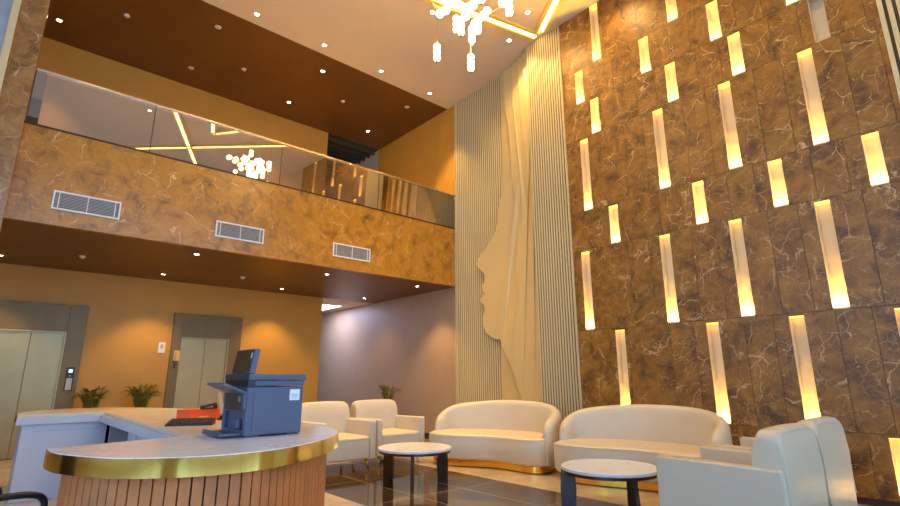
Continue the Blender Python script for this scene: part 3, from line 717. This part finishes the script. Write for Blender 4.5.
# ------------------------------------------------------------------ office chair behind the desk
oc = thing('office_chair', 'black office chair behind the desk, only its curved armrest showing at the left edge', 'office chair', (-.08, 4.31, 0), R(20))
m = MB()
m.box(-.24, .24, -.24, .24, .44, .51); m.build('seat', M['cloth'], oc, .03, 4)
m = MB(); m.box(-.30, -.25, -.22, .22, .58, 1.12); m.build('backrest', M['cloth'], oc, .02, 3)
m = MB(); m.tube([(-.2, 0, .45), (-.30, 0, .47), (-.315, 0, .7)], .022, 8); m.build('back_bracket', M['black'], oc, smooth=True)
for s in (-1, 1):
    y = s*.30
    path = catmull([(-.16, y, .47), (-.20, y, .56), (-.18, y, .665), (-.06, y, .690), (.12, y, .696), (.30, y, .680), (.36, y, .63), (.345, y, .55), (.26, y, .48), (.1, y*.8, .45)], 5, closed=False)
    m = MB(); m.tube(path, .019, 8); m.build('armrest', M['black'], oc, smooth=True)
m = MB(); m.tube([(0, 0, .1), (0, 0, .44)], .028, 12); m.build('gas_column', M['steel'], oc, smooth=True)
for k in range(5):
    a = 2*PI*k/5+.3; c_, s2 = math.cos(a), math.sin(a)
    m = MB(); m.tube([(0, 0, .11), (c_*.15, s2*.15, .10), (c_*.27, s2*.27, .075)], [.025, .02, .014], 8); lg = m.build('leg', M['black'], oc, smooth=True)
    m = MB(); m.tube([(c_*.27-s2*.02, s2*.27+c_*.02, .028), (c_*.27+s2*.02, s2*.27-c_*.02, .028)], .027, 12); m.build('castor', M['rubber'], lg)

# ------------------------------------------------------------------ armchairs
def armchair(lab):
    W, D = .95, .95; w, d = W/2, D/2
    t = thing('armchair', lab, 'armchair')
    t['group'] = 'cream leather armchairs'
    m = MB(); m.box(-w+.10, w-.10, -d+.015, d-.12, .17, .47)
    # crowned seat top
    m.build('seat_base', M['leather'], t, .03, 4)
    m = MB()
    rings = []
    for (ins, z) in ((.0, .455), (.0, .475), (.02, .495), (.06, .505)):
        rings.append([(-w+.104+ins, -d+.012+ins, z), (w-.104-ins, -d+.012+ins, z), (w-.104-ins, d-.24, z), (-w+.104+ins, d-.24, z)])
    m.rings(rings); m.build('seat_cushion', M['leather'], t, .02, 3)
    for s in (-1, 1):
        m = MB(); xa, xb = (w-.10, w) if s > 0 else (-w, -w+.10)
        a = [(-d, .17), (d-.01, .17), (d-.0, .60), (d-.01, .712), (-d+.02, .725), (-d, .72)]
        v0 = [m.bm.verts.new((xa, y, z)) for y, z in a]; v1 = [m.bm.verts.new((xb, y, z)) for y, z in a]
        m.bm.faces.new(v0); m.bm.faces.new(v1[::-1])
        for i in range(len(a)): m.bm.faces.new((v0[i], v0[(i+1) % 6], v1[(i+1) % 6], v1[i]))
        m.build('arm', M['leather'], t, .032, 5)
    # back: outline in side view, leaning, full width between the arms; rounded upper corners
    bw = w-.045; n = 10
    out = []
    def sec(x, zt):   # side profile at x with given top height
        return [(x, d-.23, .44), (x, d-.22, zt-.22), (x, d-.20, zt-.08), (x, d-.16, zt-.015), (x, d-.10, zt), (x, d-.04, zt-.012), (x, d-.005, zt-.06), (x, d+.012, zt-.25), (x, d+.0, .17), (x, d-.1, .17), (x, d-.12, .30)]
    xs = []
    for k in range(6):
        a = PI/2*k/5; xs.append((-bw+.09*(1-math.cos(a))-.0, .985-.09*(1-math.sin(a))))
    prof = xs+[(-bw+.2, .99), (0, .995), (bw-.2, .99)]+[(-x, z) for x, z in reversed(xs)]
    m = MB(); m.rings([sec(x, z) for x, z in prof]); o = m.build('backrest', M['leather'], t, .012, 2)
    # piping seam round the outer back
    pts = [(x*.985, d+.008, .30) for x in (-bw,)]+[(x*.96, d-.02, z-.035) for x, z in prof]+[(bw*.985, d+.008, .30)]
    m = MB(); m.tube(pts, .006, 6); m.build('piping', M['piping'], t, smooth=True)
    for sx in (-1, 1):
        for sy in (-1, 1):
            m = MB(); x, y = sx*(w-.11), sy*(d-.11)
            m.tube([(x, y, .172), (x+sx*.015, y+sy*.02, .09), (x+sx*.03, y+sy*.045, .0)], [.028, .018, .009], 10); m.build('leg', M['gold_base'], t, smooth=True)
    return t
A = armchair('cream leather armchair right behind the desk end, partly hidden by the desk, facing forward')
A.location = (4.15, 7.50, 0)
Bc = copy_tree(A); Bc.location = (5.19, 7.60, 0); Bc['label'] = 'cream leather armchair behind the farther round table, with potted palm behind its back'
c1 = copy_tree(A); c1.location = (4.76, 1.83, 0); c1.rotation_euler = (0, 0, PI); c1['label'] = 'large foreground armchair at lower right seen from its side and back, nearest the camera'
c2 = copy_tree(A); c2.location = (5.86, 1.88, 0); c2.rotation_euler = (0, 0, PI); c2['label'] = 'foreground armchair at lower right, the one nearer the marble wall, mostly hidden by its neighbour'

# ------------------------------------------------------------------ curved sofas
def sofa(lab):
    t = thing('sofa', lab, 'sofa'); t['group'] = 'curved cream sofas'
    ctrl = [(-1.10, .36), (-1.06, .14), (-.9, .0), (-.65, -.05), (-.35, -.02), (-.08, .05), (.16, .09), (.4, .06), (.64, -.01), (.86, -.03), (1.03, .07), (1.10, .30), (1.07, .56), (.9, .80), (.5, .98), (0, 1.03), (-.5, .98), (-.9, .80), (-1.07, .60)]
    o = catmull(ctrl, 6)
    m = MB(); m.rings([[(x, y, z) for x, y in inset(o, i)] for i, z in ((.04, .11), (.0, .15), (-.005, .30), (0, .43), (.015, .47), (.05, .492), (.11, .50), (.18, .503))])
    m.build('seat', M['leather'], t, smooth=True)
    m = MB(); m.tube([(x, y, .468) for x, y in catmull(ctrl[:13], 6, closed=False)], .006, 6); 
    m.build('piping', M['piping'], t, smooth=True)
    m = MB(); m.prism(inset(o, .07), .012, .112); b = m.build('plinth', M['gold_base'], t, smooth=True); b.data.set_sharp_from_angle(angle=R(40))
    m = MB(); m.prism(inset(o, .09), .0, .012); m.build('plinth_foot', M['black'], t)
    # back shell
    P = [(-1.05, .30, .66), (-1.13, .48, .76), (-1.08, .70, .86), (-.9, .90, .92), (-.5, 1.08, .965), (0, 1.14, .985), (.5, 1.08, .975), (.85, .93, .945), (1.06, .72, .89), (1.14, .46, .82), (1.13, .22, .74), (1.07, .08, .64)]
    c = catmull(P, 6, closed=False)
    rings = []
    for k, (x, y, h) in enumerate(c):
        a, b2 = Vector(c[max(k-1, 0)][:2]), Vector(c[min(k+1, len(c)-1)][:2]); d = (b2-a).normalized(); n = Vector((d.y, -d.x))  # towards the seat
        e = min(k, len(c)-1-k); th = .17*min(1, .55+e*.1)
        hh = h-(.05 if e == 0 else .015 if e == 1 else 0)
        pr_ = [(0, .12), (-.012, .35), (0, hh-.09), (.02, hh-.04), (.055, hh-.01), (.5*th+.01, hh), (th-.04, hh-.012), (th-.012, hh-.045), (th, hh-.1), (th+.03, .46), (th-.02, .12)]
        rings.append([(x+n.x*q, y+n.y*q, z) for q, z in pr_])
    m = MB(); m.rings(rings); m.build('backrest', M['leather'], t, smooth=True)
    return t
S2 = sofa('curved cream sofa with gold base in front of the brown marble wall')
S2.location = (6.10, 3.69, 0); S2.rotation_euler = (0, 0, R(-82))
S1 = copy_tree(S2); S1.location = (5.86, 6.00, 0); S1.rotation_euler = (0, 0, R(-74)); S1['label'] = 'curved cream sofa with gold base in front of the cream face relief'

# ------------------------------------------------------------------ coffee tables
def ctable(lab):
    t = thing('coffee_table', lab, 'coffee table'); t['group'] = 'round marble coffee tables'
    r = .50
    m = MB(); m.lathe([(.001, .415), (r-.006, .415), (r, .421), (r, .444), (r-.006, .45), (.001, .45)], 64); o = m.build('marble_top', M['top2'], t, smooth=True); o.data.set_sharp_from_angle(angle=R(35))
    m = MB(); m.lathe([(r-.05, .385), (r-.012, .385), (r-.012, .4145), (r-.05, .4145), (r-.05, .385)], 64); m.build('apron_ring', M['darkwood'], t, smooth=True).data.set_sharp_from_angle(angle=R(35))
    for k in range(3):
        a = R(-131+k*120)
        m = MB()
        pr_ = [(r-.135, .0), (r+.01, 0), (r+.015, .2), (r-.004, .43), (r-.03, .412), (r-.14, .385), (r-.15, .2)]
        pts = [(x, z) for x, z in pr_]
        v0 = [m.bm.verts.new((x, -.02, z)) for x, z in pts]; v1 = [m.bm.verts.new((x, .02, z)) for x, z in pts]
        m.bm.faces.new(v0); m.bm.faces.new(v1[::-1])
        for i in range(len(pts)): m.bm.faces.new((v0[i], v1[i], v1[(i+1) % len(pts)], v0[(i+1) % len(pts)]))
        o = m.build('leg', M['darkwood'], t, .004, 2); o.rotation_euler = (0, 0, a)
    return t
T1 = ctable('round marble coffee table with dark slab legs between the armchairs and farther sofa')
T1.location = (4.50, 5.88, 0)
T2 = copy_tree(T1); T2.location = (5.06, 3.24, 0); T2.rotation_euler = (0, 0, R(12)); T2['label'] = 'round marble coffee table in front of the sofa by the marble wall, beside foreground armchair'

# ------------------------------------------------------------------ potted palms
def palm(x, y, seed, n, hgt, spread, lab, ph=.55, z0=0):
    rnd = random.Random(seed)
    t = thing('potted_palm', lab, 'potted plant', (x, y, z0), 0, 'potted palms')
    m = MB(); m.lathe([(.001, 0), (.13, 0), (.15, .02), (.18, ph-.03), (.19, ph), (.17, ph), (.165, ph-.05), (.001, ph-.05)], 28); m.build('pot', M['pot'], t, smooth=True)
    m = MB(); m.lathe([(.163, ph-.05), (.16, ph-.03), (.001, ph-.025)], 20); m.build('soil', M['soil'], t)
    ms = MB(); ml = MB()
    for k in range(n):
        a = 2*PI*k/n+rnd.uniform(-.3, .3); L_ = hgt*rnd.uniform(.75, 1.05); sp_ = spread*rnd.uniform(.5, 1.1)
        pts = []
        for i in range(11):
            u = i/10; rr = sp_*u**1.5; z = ph-.04+L_*(u*1.25-.42*u*u*u*(1+sp_))
            pts.append(Vector((rr*math.cos(a)+rnd.uniform(-.004, .004), rr*math.sin(a), z)))
        ms.tube(pts, [.008*(1-.8*i/10) for i in range(11)], 5)
        for i in range(3, 11):
            p = pts[i]; d = (pts[i]-pts[i-1]).normalized(); side = d.cross(Vector((0, 0, 1))); side = side.normalized() if side.length > .01 else Vector((1, 0, 0))
            for h_ in (0, .5):
                pp = p-(pts[i]-pts[i-1])*h_; ll = (.20 if i < 9 else .13)*(.7+hgt*.35)*rnd.uniform(.8, 1.1)
                for s in (-1, 1):
                    dr = (d*.75+side*s*.75+Vector((0, 0, .15))).normalized(); e = pp+dr*ll+Vector((0, 0, -.05*ll/.2)); mid = pp+dr*ll*.45
                    wv = d.cross(dr).cross(dr).normalized()*.011
                    vs = [ml.bm.verts.new(q) for q in (pp, mid+wv, e, mid-wv)]; ml.bm.faces.new(vs)
    ms.build('stems', M['stem'], t, smooth=True)
    ml.build('fronds', M['leaf'], t)
    return t
palm(1.46, 11.7, 3, 14, .86, .27, 'potted palm behind the desk, the left one beside the left lift')
palm(2.26, 11.7, 11, 16, .90, .29, 'potted palm behind the desk, the right one between the lifts')
palm(7.2, 10.5, 5, 7, .84, .34, 'potted palm against the right passage wall, behind the far armchair')

# ------------------------------------------------------------------ light and world
w = bpy.data.worlds.new('world'); sc.world = w; w.use_nodes = True
bg = w.node_tree.nodes['Background']; bg.inputs[0].default_value = (.36, .63, 1.0, 1); bg.inputs[1].default_value = 4.6
def area(name, loc, rot, sx, sy, e, col, portal=False):
    L = bpy.data.lights.new(name, 'AREA'); L.shape = 'RECTANGLE'; L.size = sx; L.size_y = sy; L.energy = e; L.color = col
    o = bpy.data.objects.new(name, L); C.objects.link(o); o.location = loc; o.rotation_euler = rot
    if portal: L.cycles.is_portal = True
    return o
area('window_portal', (1.3, -4.05, 3.8), (R(90), 0, PI), 12.4, 7.0, 1, (1, 1, 1), True)
area('window_portal_left', (-6.03, 1.5, 3.8), (0, R(-90), 0), 7.0, 10, 1, (1, 1, 1), True)
area('passage_panel_light', (7.1, 13.9, 3.40), (0, 0, 0), .6, 1.2, 75, (.42, .52, 1.0))
sc.cycles.use_denoising = True
sc.cycles.max_bounces = 8; sc.cycles.diffuse_bounces = 4; sc.cycles.glossy_bounces = 4; sc.cycles.transparent_max_bounces = 8
sc.cycles.sample_clamp_indirect = 6
vs = sc.view_settings; sc.display_settings.display_device = 'sRGB'; vs.view_transform = 'Standard'; vs.look = 'None'; vs.gamma = 1; vs.exposure = 0
vs.use_curve_mapping = False
